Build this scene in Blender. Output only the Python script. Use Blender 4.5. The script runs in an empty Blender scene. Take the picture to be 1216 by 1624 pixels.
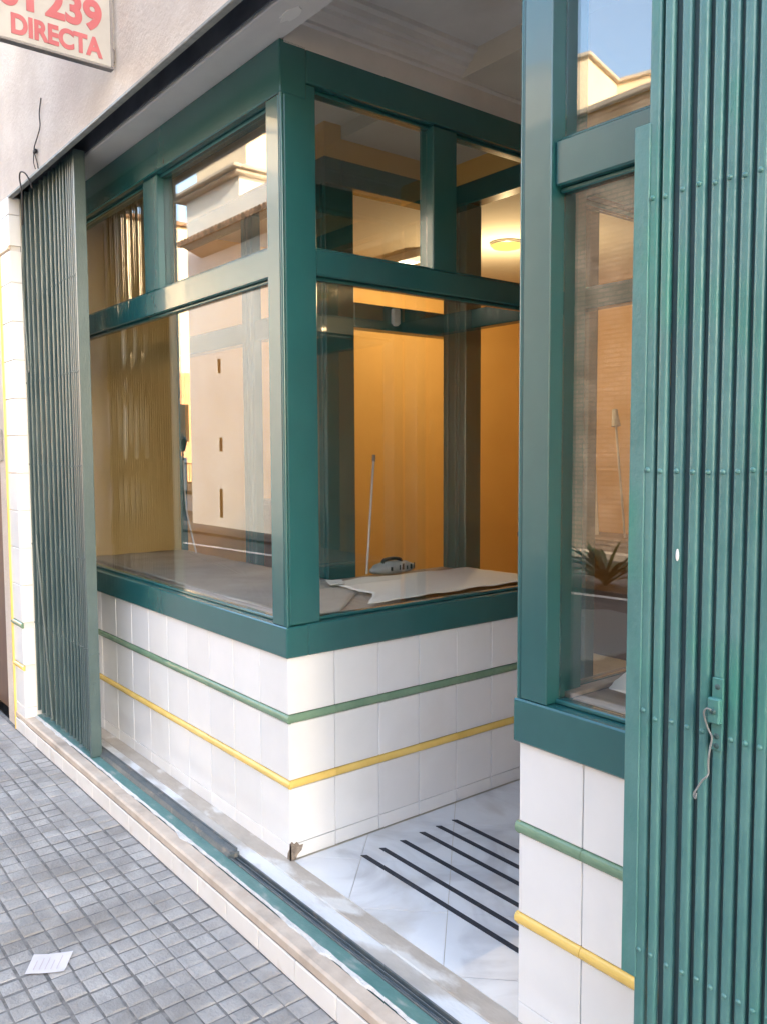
import bpy, math, random
from mathutils import Vector, Matrix, noise
random.seed(7)
S = bpy.context.scene
COL = S.collection
R = math.radians
U = random.uniform

# ------------------------------------------------------------------ materials
def nodes_of(name):
    m = bpy.data.materials.new(name); m.use_nodes = True
    nt = m.node_tree; nt.nodes.clear()
    out = nt.nodes.new('ShaderNodeOutputMaterial')
    return m, nt, out

def N(nt, t, **kw):
    n = nt.nodes.new(t)
    for k, v in kw.items():
        if k.startswith('i_'):
            n.inputs[k[2:].replace('_', ' ')].default_value = v
        else: setattr(n, k, v)
    return n

def col4(c): return (c[0], c[1], c[2], 1)

def ramp(nt, fac, stops):
    r = N(nt, 'ShaderNodeValToRGB'); cr = r.color_ramp
    cr.elements[0].position, cr.elements[0].color = stops[0][0], col4(stops[0][1])
    cr.elements[1].position, cr.elements[1].color = stops[-1][0], col4(stops[-1][1])
    for p, c in stops[1:-1]:
        e = cr.elements.new(p); e.color = col4(c)
    nt.links.new(fac, r.inputs[0]); return r.outputs[0]

def mottled(name, c1, c2, scale=6, rough=.5, spec=.5, stretch=(1, 1, 1), bump=0, bscale=60, detail=6,
            lo=.35, hi=.65, island=0, c3=None, s3=2.0, lo3=.5, hi3=.75, metal=0, coat=0, rvar=0):
    """base colour drifting between two tones by noise, optional third tone in patches, optional per-piece variation"""
    m, nt, out = nodes_of(name)
    L = nt.links.new
    tc = N(nt, 'ShaderNodeTexCoord'); mp = N(nt, 'ShaderNodeMapping'); mp.inputs['Scale'].default_value = stretch
    geo = N(nt, 'ShaderNodeNewGeometry')
    L(geo.outputs['Position'], mp.inputs['Vector'])
    nz = N(nt, 'ShaderNodeTexNoise'); nz.inputs['Scale'].default_value = scale; nz.inputs['Detail'].default_value = detail
    nz.inputs['Roughness'].default_value = .62
    L(mp.outputs[0], nz.inputs['Vector'])
    c = ramp(nt, nz.outputs['Fac'], [(lo, c1), (hi, c2)])
    if c3 is not None:
        n3 = N(nt, 'ShaderNodeTexNoise'); n3.inputs['Scale'].default_value = s3; n3.inputs['Detail'].default_value = 8
        L(mp.outputs[0], n3.inputs['Vector'])
        f3 = ramp(nt, n3.outputs['Fac'], [(lo3, (0, 0, 0)), (hi3, (1, 1, 1))])
        mx = N(nt, 'ShaderNodeMix', data_type='RGBA'); L(f3, mx.inputs['Factor']); L(c, mx.inputs['A'])
        mx.inputs['B'].default_value = col4(c3); c = mx.outputs['Result']
    if island:
        mr = N(nt, 'ShaderNodeMapRange'); mr.inputs['To Min'].default_value = 1 - island; mr.inputs['To Max'].default_value = 1 + island
        L(geo.outputs['Random Per Island'], mr.inputs['Value'])
        hs = N(nt, 'ShaderNodeHueSaturation'); L(mr.outputs[0], hs.inputs['Value']); L(c, hs.inputs['Color']); c = hs.outputs[0]
    b = N(nt, 'ShaderNodeBsdfPrincipled')
    L(c, b.inputs['Base Color'])
    b.inputs['Roughness'].default_value = rough; b.inputs['Metallic'].default_value = metal
    b.inputs['Specular IOR Level'].default_value = spec; b.inputs['Coat Weight'].default_value = coat
    if rvar:
        mr2 = N(nt, 'ShaderNodeMapRange'); mr2.inputs['To Min'].default_value = rough - rvar; mr2.inputs['To Max'].default_value = rough + rvar
        L(nz.outputs['Fac'], mr2.inputs['Value']); L(mr2.outputs[0], b.inputs['Roughness'])
    if bump:
        nb = N(nt, 'ShaderNodeTexNoise'); nb.inputs['Scale'].default_value = bscale; nb.inputs['Detail'].default_value = 5
        L(mp.outputs[0], nb.inputs['Vector'])
        bp = N(nt, 'ShaderNodeBump'); bp.inputs['Strength'].default_value = bump; bp.inputs['Distance'].default_value = .01
        L(nb.outputs['Fac'], bp.inputs['Height']); L(bp.outputs[0], b.inputs['Normal'])
    L(b.outputs[0], out.inputs['Surface'])
    return m

def glass_mat(name, f0=.055, tint=(.97, .985, .98)):
    m, nt, out = nodes_of(name); L = nt.links.new
    g = N(nt, 'ShaderNodeNewGeometry')
    d = N(nt, 'ShaderNodeVectorMath', operation='DOT_PRODUCT'); L(g.outputs['Incoming'], d.inputs[0]); L(g.outputs['Normal'], d.inputs[1])
    a = N(nt, 'ShaderNodeMath', operation='ABSOLUTE'); L(d.outputs['Value'], a.inputs[0])
    s = N(nt, 'ShaderNodeMath', operation='SUBTRACT'); s.inputs[0].default_value = 1; L(a.outputs[0], s.inputs[1])
    p = N(nt, 'ShaderNodeMath', operation='POWER'); p.inputs[1].default_value = 5; L(s.outputs[0], p.inputs[0])
    f = N(nt, 'ShaderNodeMath', operation='MULTIPLY_ADD'); f.inputs[1].default_value = 1 - f0; f.inputs[2].default_value = f0; L(p.outputs[0], f.inputs[0])
    t = N(nt, 'ShaderNodeBsdfTransparent'); t.inputs[0].default_value = col4(tint)
    gl = N(nt, 'ShaderNodeBsdfGlossy'); gl.inputs['Roughness'].default_value = 0; gl.inputs[0].default_value = (1, 1, 1, 1)
    # old float glass is a little wavy
    nb = N(nt, 'ShaderNodeTexNoise'); nb.inputs['Scale'].default_value = 1.6; nb.inputs['Detail'].default_value = 1
    L(g.outputs['Position'], nb.inputs['Vector'])
    bp = N(nt, 'ShaderNodeBump'); bp.inputs['Strength'].default_value = .003; bp.inputs['Distance'].default_value = .01
    L(nb.outputs['Fac'], bp.inputs['Height']); L(bp.outputs[0], gl.inputs['Normal'])
    mx = N(nt, 'ShaderNodeMixShader'); L(f.outputs[0], mx.inputs[0]); L(t.outputs[0], mx.inputs[1]); L(gl.outputs[0], mx.inputs[2])
    L(mx.outputs[0], out.inputs['Surface']); return m

def emit_mat(name, c, s):
    m, nt, out = nodes_of(name)
    e = N(nt, 'ShaderNodeEmission'); e.inputs[0].default_value = col4(c); e.inputs[1].default_value = s
    nt.links.new(e.outputs[0], out.inputs['Surface']); return m

def brick_mat(name, c1, c2, mort, scale, rough=.85):
    m, nt, out = nodes_of(name); L = nt.links.new
    g = N(nt, 'ShaderNodeNewGeometry')
    sp = N(nt, 'ShaderNodeSeparateXYZ'); L(g.outputs['Position'], sp.inputs[0])
    cb = N(nt, 'ShaderNodeCombineXYZ'); L(sp.outputs['X'], cb.inputs['X']); L(sp.outputs['Z'], cb.inputs['Y'])
    bt = N(nt, 'ShaderNodeTexBrick'); bt.inputs['Scale'].default_value = scale
    bt.inputs['Color1'].default_value = col4(c1); bt.inputs['Color2'].default_value = col4(c2); bt.inputs['Mortar'].default_value = col4(mort)
    bt.inputs['Mortar Size'].default_value = .028; bt.inputs['Brick Width'].default_value = .5; bt.inputs['Row Height'].default_value = .16
    L(cb.outputs[0], bt.inputs['Vector'])
    nz = N(nt, 'ShaderNodeTexNoise'); nz.inputs['Scale'].default_value = 2.2; nz.inputs['Detail'].default_value = 8; L(g.outputs['Position'], nz.inputs['Vector'])
    cc = ramp(nt, nz.outputs['Fac'], [(.3, (.55, .5, .46)), (.7, (1.15, 1.12, 1.1))])
    mx = N(nt, 'ShaderNodeMix', data_type='RGBA', blend_type='MULTIPLY'); mx.inputs['Factor'].default_value = 1
    L(bt.outputs['Color'], mx.inputs['A']); L(cc, mx.inputs['B'])
    b = N(nt, 'ShaderNodeBsdfPrincipled'); b.inputs['Roughness'].default_value = rough; L(mx.outputs['Result'], b.inputs['Base Color'])
    bp = N(nt, 'ShaderNodeBump'); bp.inputs['Strength'].default_value = .5; bp.inputs['Distance'].default_value = .02
    L(bt.outputs['Fac'], bp.inputs['Height']); bp.invert = True; L(bp.outputs[0], b.inputs['Normal'])
    L(b.outputs[0], out.inputs['Surface']); return m

def marble_mat(name):
    m, nt, out = nodes_of(name); L = nt.links.new
    g = N(nt, 'ShaderNodeNewGeometry')
    nz = N(nt, 'ShaderNodeTexNoise'); nz.inputs['Scale'].default_value = 2.6; nz.inputs['Detail'].default_value = 9; nz.inputs['Distortion'].default_value = 1.4
    L(g.outputs['Position'], nz.inputs['Vector'])
    c = ramp(nt, nz.outputs['Fac'], [(.36, (.56, .57, .59)), (.47, (.74, .76, .78)), (.7, (.82, .84, .86))])
    n2 = N(nt, 'ShaderNodeTexNoise'); n2.inputs['Scale'].default_value = 3.2; n2.inputs['Detail'].default_value = 5; n2.inputs['Distortion'].default_value = .4
    L(g.outputs['Position'], n2.inputs['Vector'])
    f = ramp(nt, n2.outputs['Fac'], [(.5, (0, 0, 0)), (.68, (.75, .75, .75))])
    mx = N(nt, 'ShaderNodeMix', data_type='RGBA'); L(f, mx.inputs['Factor']); L(c, mx.inputs['A']); mx.inputs['B'].default_value = (.5, .47, .43, 1)
    b = N(nt, 'ShaderNodeBsdfPrincipled'); b.inputs['Roughness'].default_value = .3; L(mx.outputs['Result'], b.inputs['Base Color'])
    L(b.outputs[0], out.inputs['Surface']); return m

M = {}
M['green'] = mottled('green_paint', (.015, .104, .108), (.019, .119, .122), 3, .27, .8, (1.6, 1.6, 1), .008, 45, c3=(.016, .108, .112), s3=1.6, lo3=.4, hi3=.85, rvar=.008, coat=.3)
M['gate'] = mottled('gate_paint', (.056, .172, .166), (.090, .222, .214), 7, .40, .6, (1.5, 1.5, .8), .16, 90, c3=(.045, .215, .17), s3=5, lo3=.52, hi3=.70, rvar=.08)
M['gate_left'] = mottled('left_gate_paint', (.042, .08, .085), (.068, .112, .115), 6, .36, .8, (1.5, 1.5, .8), .16, 90, rvar=.1)  # same gate paint in a darker, greyer tone
M['gate_dark'] = mottled('gate_paint_shaded', (.03, .07, .07), (.045, .09, .088), 9, .5, .4, bump=.15)  # gate paint darkened; shade of the gaps behind the bars put into colour
M['gate_rear'] = mottled('gate_rear_shade', (.045, .085, .092), (.065, .11, .115), 9, .6, .3, bump=.15)  # shade between the bars painted into a darker tone of the gate
M['rust'] = mottled('track_steel', (.075, .10, .115), (.13, .145, .15), 12, .5, .5, (1, 3, 1), .2, 80, c3=(.22, .2, .18), s3=18, lo3=.58, hi3=.72)
M['rail_green'] = mottled('rail_green_paint', (.075, .19, .185), (.12, .25, .24), 9, .42, .5, (1, 3, 1), .2, 60, c3=(.34, .36, .35), s3=9, lo3=.56, hi3=.72)
M['tile'] = mottled('white_glaze', (.775, .785, .785), (.825, .83, .828), 3, .12, .5, island=.03, bump=.03, bscale=10, c3=(.74, .735, .715), s3=2.3, lo3=.58, hi3=.8)
M['grout'] = mottled('grout', (.13, .125, .12), (.24, .23, .215), 20, .9, .2)
M['green_strip'] = mottled('green_glaze', (.16, .27, .175), (.21, .33, .22), 8, .2, .5, island=.05)
M['yellow_strip'] = mottled('yellow_glaze', (.80, .55, .14), (.86, .62, .19), 8, .2, .5, island=.05)
M['beige_strip'] = mottled('beige_glaze', (.72, .55, .40), (.78, .62, .46), 8, .25, .5)
M['stucco'] = mottled('facade_plaster', (.55, .48, .415), (.68, .615, .545), 2.6, .92, .2, (1, 1, 1), .35, 70, c3=(.50, .42, .37), s3=1.6, lo3=.52, hi3=.78)
M['soffit'] = mottled('soffit_paint', (.62, .61, .60), (.68, .67, .66), 4, .8, .2, bump=.06, bscale=25)
M['ceil'] = mottled('recess_ceiling_paint', (.62, .60, .58), (.70, .68, .66), 3, .85, .2, bump=.08, bscale=30, c3=(.55, .52, .49), s3=2.5, lo3=.5, hi3=.8)
M['dark'] = mottled('dark_slot', (.10, .11, .13), (.15, .16, .18), 6, .7, .3)
M['lintel'] = mottled('lintel_metal', (.20, .22, .215), (.30, .32, .31), 8, .5, .5, (2, 1, 1), .1, 50)
M['ochre'] = mottled('ochre_wall_paint', (.70, .425, .135), (.75, .47, .165), 1.2, .75, .3, bump=.05, bscale=60)
M['ochre_pale'] = mottled('pale_ochre_wall_paint', (.62, .43, .17), (.69, .50, .22), 1.5, .6, .3, bump=.05, bscale=60)
M['inceil'] = mottled('inner_ceiling_paint', (.62, .58, .5), (.68, .64, .56), 2, .85, .2)
M['floorin'] = mottled('shop_floor_terrazzo', (.5, .46, .38), (.58, .53, .44), 9, .35, .5)
M['counter'] = mottled('dark_wood', (.06, .035, .022), (.1, .06, .04), 4, .45, .4, (1, 1, 6))
M['board'] = mottled('raw_board', (.30, .235, .18), (.40, .32, .25), 4, .7, .2, (1, 6, 6))
M['cardboard'] = mottled('grey_cardboard', (.40, .36, .31), (.48, .44, .385), 5, .85, .2, bump=.1, bscale=18)
M['paper'] = mottled('cream_paper', (.80, .765, .69), (.86, .83, .76), 3, .8, .2, bump=.12, bscale=12)
M['note'] = mottled('note_paper', (.62, .60, .62), (.68, .66, .68), 9, .7, .2)
M['print'] = mottled('faint_pink_print', (.52, .45, .48), (.56, .50, .52), 9, .7, .2)
M['marble'] = marble_mat('entry_marble')
M['sillstone'] = mottled('worn_threshold_stone', (.46, .42, .37), (.58, .54, .49), 6, .6, .35, (.8, 1.6, 1), .2, 45, c3=(.76, .765, .76), s3=3.6, lo3=.46, hi3=.56)
M['sillband'] = mottled('brown_threshold_band', (.42, .365, .305), (.53, .475, .41), 7, .6, .35, (.8, 1.6, 1), .2, 45, c3=(.70, .68, .64), s3=5.5, lo3=.54, hi3=.63)
M['nosing'] = mottled('step_nosing_stone', (.47, .39, .32), (.60, .52, .44), 8, .6, .35, (1, 1, 1), .2, 60, c3=(.34, .29, .245), s3=5, lo3=.54, hi3=.7)
M['mortar'] = mottled('rough_white_mortar', (.52, .52, .51), (.66, .665, .66), 22, .95, .1, bump=.7, bscale=90)
M['corner_dirt'] = mottled('brown_grey_dirt', (.17, .14, .115), (.33, .285, .24), 40, .95, .1, bump=.6, bscale=90)  # brown-grey dirt tone for the stained tile corner
M['riser'] = mottled('riser_glaze', (.74, .71, .67), (.80, .78, .75), 4, .2, .5, island=.03, c3=(.62, .55, .48), s3=9, lo3=.62, hi3=.8)
M['cobble'] = mottled('pavement_concrete', (.30, .296, .29), (.385, .38, .372), 9, .7, .3, bump=.45, bscale=95, island=.10, c3=(.25, .24, .228), s3=4.2, lo3=.45, hi3=.66)
M['cobdirt'] = mottled('pavement_grooves', (.13, .128, .128), (.24, .236, .23), 30, .95, .1, bump=.3, bscale=120)
M['asphalt'] = mottled('asphalt', (.06, .06, .064), (.085, .085, .09), 30, .85, .3, bump=.4, bscale=160)
M['kerb'] = mottled('kerb_stone', (.4, .4, .4), (.5, .5, .5), 8, .8, .2)
M['lineW'] = mottled('road_white_paint', (.7, .7, .68), (.8, .8, .78), 12, .7, .2)
M['rubber'] = mottled('black_rubber', (.03, .034, .045), (.045, .05, .062), 25, .7, .3, bump=.3, bscale=160)
M['signface'] = mottled('sign_face', (.31, .305, .295), (.38, .372, .36), 5, .35, .5)
M['signred'] = mottled('sign_red_letters', (.33, .075, .09), (.38, .10, .115), 8, .45, .4)
M['signframe'] = mottled('sign_steel', (.13, .125, .13), (.2, .19, .19), 10, .5, .5)
M['wire'] = mottled('black_wire', (.03, .028, .028), (.05, .045, .045), 20, .6, .3)
M['greywire'] = mottled('grey_wire', (.16, .17, .17), (.26, .27, .27), 20, .5, .5)
M['whitecord'] = mottled('white_cord', (.7, .68, .64), (.78, .76, .72), 20, .6, .3)
M['stick'] = mottled('white_stick', (.62, .60, .56), (.70, .68, .64), 8, .5, .4)
M['greybag'] = mottled('grey_cloth', (.42, .415, .40), (.54, .53, .51), 12, .85, .2, bump=.3, bscale=60)
M['blackrub'] = mottled('dark_plastic', (.025, .025, .027), (.04, .04, .042), 12, .5, .4)
M['cream'] = mottled('tower_render', (.80, .76, .69), (.84, .81, .75), 1.2, .9, .2, bump=.1, bscale=14, c3=(.74, .67, .58), s3=.5, lo3=.5, hi3=.8)
M['cream2'] = mottled('cream_render', (.72, .58, .40), (.78, .65, .47), 1.3, .9, .2)
M['orange'] = mottled('orange_render', (.66, .30, .14), (.74, .38, .19), 1.5, .9, .2, c3=(.5, .24, .12), s3=2, lo3=.5, hi3=.7)
M['trim'] = mottled('stone_trim', (.42, .35, .27), (.5, .42, .33), 4, .8, .2)
M['rooftile'] = mottled('clay_roof_tile', (.24, .14, .085), (.36, .22, .14), 10, .85, .2, island=.25)
M['brick'] = brick_mat('old_brick', (.40, .33, .265), (.31, .255, .205), (.25, .205, .165), 2.3)
M['recess'] = mottled('opening_shade', (.035, .024, .016), (.055, .04, .028), 4, 1, 0)  # shade inside openings painted as a flat dark brown
M['leaf'] = mottled('dark_leaf', (.012, .022, .010), (.022, .036, .016), 6, .45, .4)
M['pot'] = mottled('dull_terracotta', (.06, .045, .04), (.09, .065, .055), 6, .8, .2)
M['iron'] = mottled('black_iron', (.02, .02, .022), (.035, .035, .037), 9, .5, .5)
M['whitewash'] = mottled('whitewash', (.72, .71, .69), (.8, .79, .77), 3, .85, .2)
M['doorwood'] = mottled('door_wood', (.10, .055, .04), (.15, .09, .06), 3, .5, .4, (4, 4, .6))
M['alu'] = mottled('brushed_metal', (.45, .45, .44), (.55, .55, .54), 10, .35, .5, metal=.8)
M['glass'] = glass_mat('pane_glass', .105)
M['lampglow'] = emit_mat('lamp_glow', (1, .62, .12), .32)
M['tubeglow'] = emit_mat('tube_glow', (1, .82, .50), .16)

# ------------------------------------------------------------------ mesh helpers
ORG = {}
class MB:
    def __init__(s): s.v, s.f, s.sm, s.pc, s.n = [], [], [], [], 0
    def add(s, vs, fs, smooth=False, new=True):
        if new: s.n += 1
        o = len(s.v); s.v += [tuple(p) for p in vs]; s.pc += [s.n] * len(fs)
        s.f += [tuple(i + o for i in f) for f in fs]; s.sm += [smooth] * len(fs)
        return s
    def box(s, x0, x1, y0, y1, z0, z1, b=.002, jit=0):
        b = min(b, .45 * abs(x1 - x0), .45 * abs(y1 - y0), .45 * abs(z1 - z0))
        lo, hi = (min(x0, x1), min(y0, y1), min(z0, z1)), (max(x0, x1), max(y0, y1), max(z0, z1))
        if b <= 0:
            vs = [(lo[0] if not i & 1 else hi[0], lo[1] if not i & 2 else hi[1], lo[2] if not i & 4 else hi[2]) for i in range(8)]
            return s.add(vs, [(0, 2, 3, 1), (4, 5, 7, 6), (0, 1, 5, 4), (2, 6, 7, 3), (0, 4, 6, 2), (1, 3, 7, 5)])
        idx, vs = {}, []
        for sx in (0, 1):
            for sy in (0, 1):
                for sz in (0, 1):
                    for a in range(3):
                        sg = (sx, sy, sz); p = []
                        for k in range(3):
                            e = hi[k] if sg[k] else lo[k]
                            if k != a: e += -b if sg[k] else b
                            p.append(e + (U(-jit, jit) if k == a and jit else 0))
                        idx[(sx, sy, sz, a)] = len(vs); vs.append(p)
        fs = []
        for a in range(3):
            u, w = (a + 1) % 3, (a + 2) % 3
            for sd in (0, 1):
                q = []
                for (p, r) in ((0, 0), (1, 0), (1, 1), (0, 1)):
                    sg = [0, 0, 0]; sg[a] = sd; sg[u] = p; sg[w] = r
                    q.append(idx[(*sg, a)])
                fs.append(q if sd else q[::-1])
        for a in range(3):                       # edges along axis a
            u, w = (a + 1) % 3, (a + 2) % 3
            for p in (0, 1):
                for r in (0, 1):
                    g0 = [0, 0, 0]; g0[u] = p; g0[w] = r; g1 = list(g0); g1[a] = 1
                    q = [idx[(*g0, u)], idx[(*g1, u)], idx[(*g1, w)], idx[(*g0, w)]]
                    fs.append(q if p != r else q[::-1])
        for sx in (0, 1):
            for sy in (0, 1):
                for sz in (0, 1):
                    q = [idx[(sx, sy, sz, a)] for a in range(3)]
                    fs.append(q if (sx + sy + sz) % 2 == 1 else q[::-1])
        return s.add(vs, fs)
    def quad(s, a, b, c, d): return s.add([a, b, c, d], [(0, 1, 2, 3)])
    def prism(s, poly, axis, a0, a1):
        """poly: 2D outline in the plane of the two other axes (in order), extruded along axis"""
        ax = 'xyz'.index(axis); o = [k for k in range(3) if k != ax]; n = len(poly); vs = []
        for a in (a0, a1):
            for p in poly:
                q = [0, 0, 0]; q[ax] = a; q[o[0]] = p[0]; q[o[1]] = p[1]; vs.append(q)
        fs = [tuple(range(n))[::-1], tuple(range(n, 2 * n))] + [(i, (i + 1) % n, n + (i + 1) % n, n + i) for i in range(n)]
        return s.add(vs, fs)
    def tube(s, pts, r, n=8, r1=None, flat=None):
        pts = [Vector(p) for p in pts]; vs, fs = [], []
        up = Vector((.3, .5, .8)).normalized(); prev = None
        for i, p in enumerate(pts):
            t = (pts[min(i + 1, len(pts) - 1)] - pts[max(i - 1, 0)]).normalized()
            if prev is None:
                u = t.cross(up); u = u.normalized() if u.length > 1e-4 else t.orthogonal().normalized()
            else: u = (prev - t * prev.dot(t)).normalized()
            prev = u; w = t.cross(u)
            rr = r if r1 is None else r + (r1 - r) * i / (len(pts) - 1)
            for k in range(n):
                a = 2 * math.pi * k / n; vs.append(p + u * math.cos(a) * rr + w * math.sin(a) * rr)
        for i in range(len(pts) - 1):
            for k in range(n):
                fs.append((i * n + k, i * n + (k + 1) % n, (i + 1) * n + (k + 1) % n, (i + 1) * n + k))
        m0 = len(pts) - 1
        s.add(vs, fs, True)
        s.add(vs[:n], [tuple(range(n))[::-1]], False, False); s.add(vs[m0 * n:], [tuple(range(n))], False, False)
        return s
    def lathe(s, prof, c, n=24, axis='z'):
        vs, fs = [], []
        for (r, h) in prof:
            for k in range(n):
                a = 2 * math.pi * k / n
                if axis == 'z': vs.append((c[0] + r * math.cos(a), c[1] + r * math.sin(a), c[2] + h))
                else: vs.append((c[0] + r * math.cos(a), c[1] + h, c[2] + r * math.sin(a)))
        for i in range(len(prof) - 1):
            for k in range(n):
                q = (i * n + k, i * n + (k + 1) % n, (i + 1) * n + (k + 1) % n, (i + 1) * n + k)
                fs.append(q if axis == 'z' else q[::-1])
        return s.add(vs, fs, True)
    def flat_bar(s, p, q, w, t, nrm):
        p, q, nrm = Vector(p), Vector(q), Vector(nrm)
        d = (q - p).normalized(); u = d.cross(nrm).normalized() * w / 2; k = nrm.normalized() * t / 2
        vs = [p - u - k, p + u - k, p + u + k, p - u + k, q - u - k, q + u - k, q + u + k, q - u + k]
        return s.add(vs, [(0, 1, 2, 3), (7, 6, 5, 4), (0, 4, 5, 1), (1, 5, 6, 2), (2, 6, 7, 3), (3, 7, 4, 0)])
    def build(s, name, m, parent=None, **kw):
        if parent is not None: c = ORG[parent]
        else:
            xs, ys, zs = zip(*s.v)
            c = Vector(((min(xs) + max(xs)) / 2, (min(ys) + max(ys)) / 2, min(zs)))
        me = bpy.data.meshes.new(name)
        me.from_pydata([(p[0] - c.x, p[1] - c.y, p[2] - c.z) for p in s.v], [], s.f)
        me.polygons.foreach_set('use_smooth', s.sm); me.update()
        me.materials.append(m if not isinstance(m, str) else M[m])
        o = bpy.data.objects.new(name, me); COL.objects.link(o)
        if parent is not None: o.parent = parent
        else: o.location = c
        ORG[o] = Vector(c)
        return tag(o, **kw)

    def each(s, name, m, parent, **kw):
        """one object per piece added"""
        out = []
        for k in sorted(set(s.pc)):
            q = MB(); fs = [(f, sm) for f, sm, c in zip(s.f, s.sm, s.pc) if c == k]
            ids = sorted({i for f, _ in fs for i in f}); mp = {i: j for j, i in enumerate(ids)}
            q.v = [s.v[i] for i in ids]; q.f = [tuple(mp[i] for i in f) for f, _ in fs]; q.sm = [sm for _, sm in fs]
            out.append(q.build(name, m, parent, **kw))
        return out

def tag(o, label=None, cat=None, group=None, kind=None):
    if label: o['label'] = label
    if cat: o['category'] = cat
    if group: o['group'] = group
    if kind: o['kind'] = kind
    return o

def thing(name, loc, label, cat, group=None):
    o = bpy.data.objects.new(name, None); COL.objects.link(o); o.location = loc; ORG[o] = Vector(loc)
    return tag(o, label, cat, group)

def smooth_pts(pts, n=6):
    """Catmull-Rom through the points"""
    P = [Vector(p) for p in pts]; P = [2 * P[0] - P[1]] + P + [2 * P[-1] - P[-2]]; out = []
    for i in range(1, len(P) - 2):
        for k in range(n):
            t = k / n; a, b, c, d = P[i - 1:i + 3]
            out.append(.5 * ((2 * b) + (c - a) * t + (2 * a - 5 * b + 4 * c - d) * t * t + (3 * b - a - 3 * c + d) * t ** 3))
    out.append(P[-2]); return out

def text_mesh(body, size, m, parent, name, mat, bold=0.0):
    cu = bpy.data.curves.new(name, 'FONT'); cu.body = body; cu.size = size; cu.extrude = .0005; cu.offset = bold
    t = bpy.data.objects.new(name, cu); COL.objects.link(t)
    dg = bpy.context.evaluated_depsgraph_get(); dg.update()
    me = bpy.data.meshes.new_from_object(t.evaluated_get(dg))
    bpy.data.objects.remove(t); bpy.data.curves.remove(cu)
    me.name = name; me.transform(mat); me.materials.clear(); me.materials.append(m)
    o = bpy.data.objects.new(name, me); COL.objects.link(o); o.parent = parent; ORG[o] = ORG[parent]
    return o

# ------------------------------------------------------------------ ground, road, pavement
G = -.105                                   # pavement level; shop floor is 0
b = MB(); b.quad((-60, -60, G - .2), (60, -60, G - .2), (60, 40, G - .2), (-60, 40, G - .2)); b.build('ground', 'asphalt', kind='structure')
b = MB(); b.quad((-45, -9.5, G - .125), (30, -9.5, G - .125), (30, -2.5, G - .125), (-45, -2.5, G - .125)); b.build('road', 'asphalt', kind='structure')
b = MB(); b.box(-45, 30, -2.62, -2.48, G - .19, G - .004, .012); b.build('pavement_kerb', 'kerb', kind='structure')
# our pavement: every moulded cell of every 20 cm paver near the camera is real relief
b = MB()
x0p, T = -6.09, .2
for i in range(46):
    for j in range(11):
        ya = -.41 - T * (j - 1); yb_ = ya - T
        if j == 0: ya, yb_ = -.262, -.41
        xa = x0p + i * T; xb = xa + T
        style = random.random(); g = .0034; dz = U(-.0022, .0016); rows = 2 if j == 0 else 3
        if style < .004: xs, ys = [xa + g, xb - g], [yb_ + g, ya - g]
        elif style < .06: xs, ys = [xa + g, xa + .133 * U(.95, 1.05), xb - g], [yb_ + g + (ya - yb_ - 2 * g) * k / rows for k in range(rows + 1)]
        elif style < .10: xs, ys = [xa + g + (T - 2 * g) * k / 3 for k in range(4)], [yb_ + g, (ya + yb_) / 2 + U(-.02, .02), ya - g]
        else: xs, ys = [xa + g + (T - 2 * g) * k / 3 for k in range(4)], [yb_ + g + (ya - yb_ - 2 * g) * k / rows for k in range(rows + 1)]
        for a in range(len(xs) - 1):
            for c in range(len(ys) - 1):
                w = U(.0014, .0028)
                e = lambda: U(-.0016, .0016)
                z1 = G + dz + U(-.0009, .0006); z0 = G - .012
                X0, X1, Y0, Y1 = xs[a] + (0 if a == 0 else w) + e(), xs[a + 1] - (0 if a == len(xs) - 2 else w) + e(), ys[c] + (0 if c == 0 else w) + e(), ys[c + 1] - (0 if c == len(ys) - 2 else w) + e()
                k1, k2 = .0035, .0115
                ring = lambda ins, z: [(X0 + ins, Y0 + ins * U(.6, 1.4), z), (X1 - ins, Y0 + ins * U(.6, 1.4), z), (X1 - ins * U(.6, 1.4), Y1 - ins, z), (X0 + ins * U(.6, 1.4), Y1 - ins, z)]
                vs = ring(0, z0) + ring(.0006, z1 - .0034) + ring(k1, z1 - .0012) + ring(k2, z1)
                fs = []
                for q in range(3):
                    for h in range(4): fs.append((q * 4 + h, q * 4 + (h + 1) % 4, q * 4 + 4 + (h + 1) % 4, q * 4 + 4 + h))
                fs.append((12, 13, 14, 15)); b.add(vs, fs)
pv = b.build('pavement', 'cobble', kind='structure')
b = MB(); b.box(-45, 30, -2.484, -.24, G - .1, G - .0038, 0); b.build('pavement_bed', 'cobdirt', kind='structure')
b = MB(); b.box(-45, -6.1, -2.48, -.26, G - .05, G, .004); b.box(3.12, 30, -2.48, -.26, G - .05, G, .004); b.build('far_pavement', 'cobble', kind='structure')
# opposite side of the street
b = MB(); b.prism([(-45, -6.75), (-16, -5.95), (-3, -6.3), (30, -6.3), (30, -9.6), (-45, -9.6)], 'z', G - .16, G - .075)
b.build('opposite_pavement', 'asphalt', kind='structure')
b = MB()
for (p, q) in (((-40, -5.2), (-15, -4.75)), ((-15, -4.75), (-9.3, -5.28)), ((-9.3, -5.28), (-3.2, -6.22)), ((-3.2, -6.22), (25, -6.25))):
    b.flat_bar((p[0], p[1], G - .119), (q[0], q[1], G - .119), .11, .004, (0, 0, 1))
b.build('road_edge_line', 'lineW', kind='structure')
b = MB(); b.prism([(-.0, -8.90), (25, -8.90), (25, -8.55), (-12, -8.55), (-12, -8.90)], 'z', G - .07, G + .02)
b.build('wall_foot_strip', 'trim', kind='structure')

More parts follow.
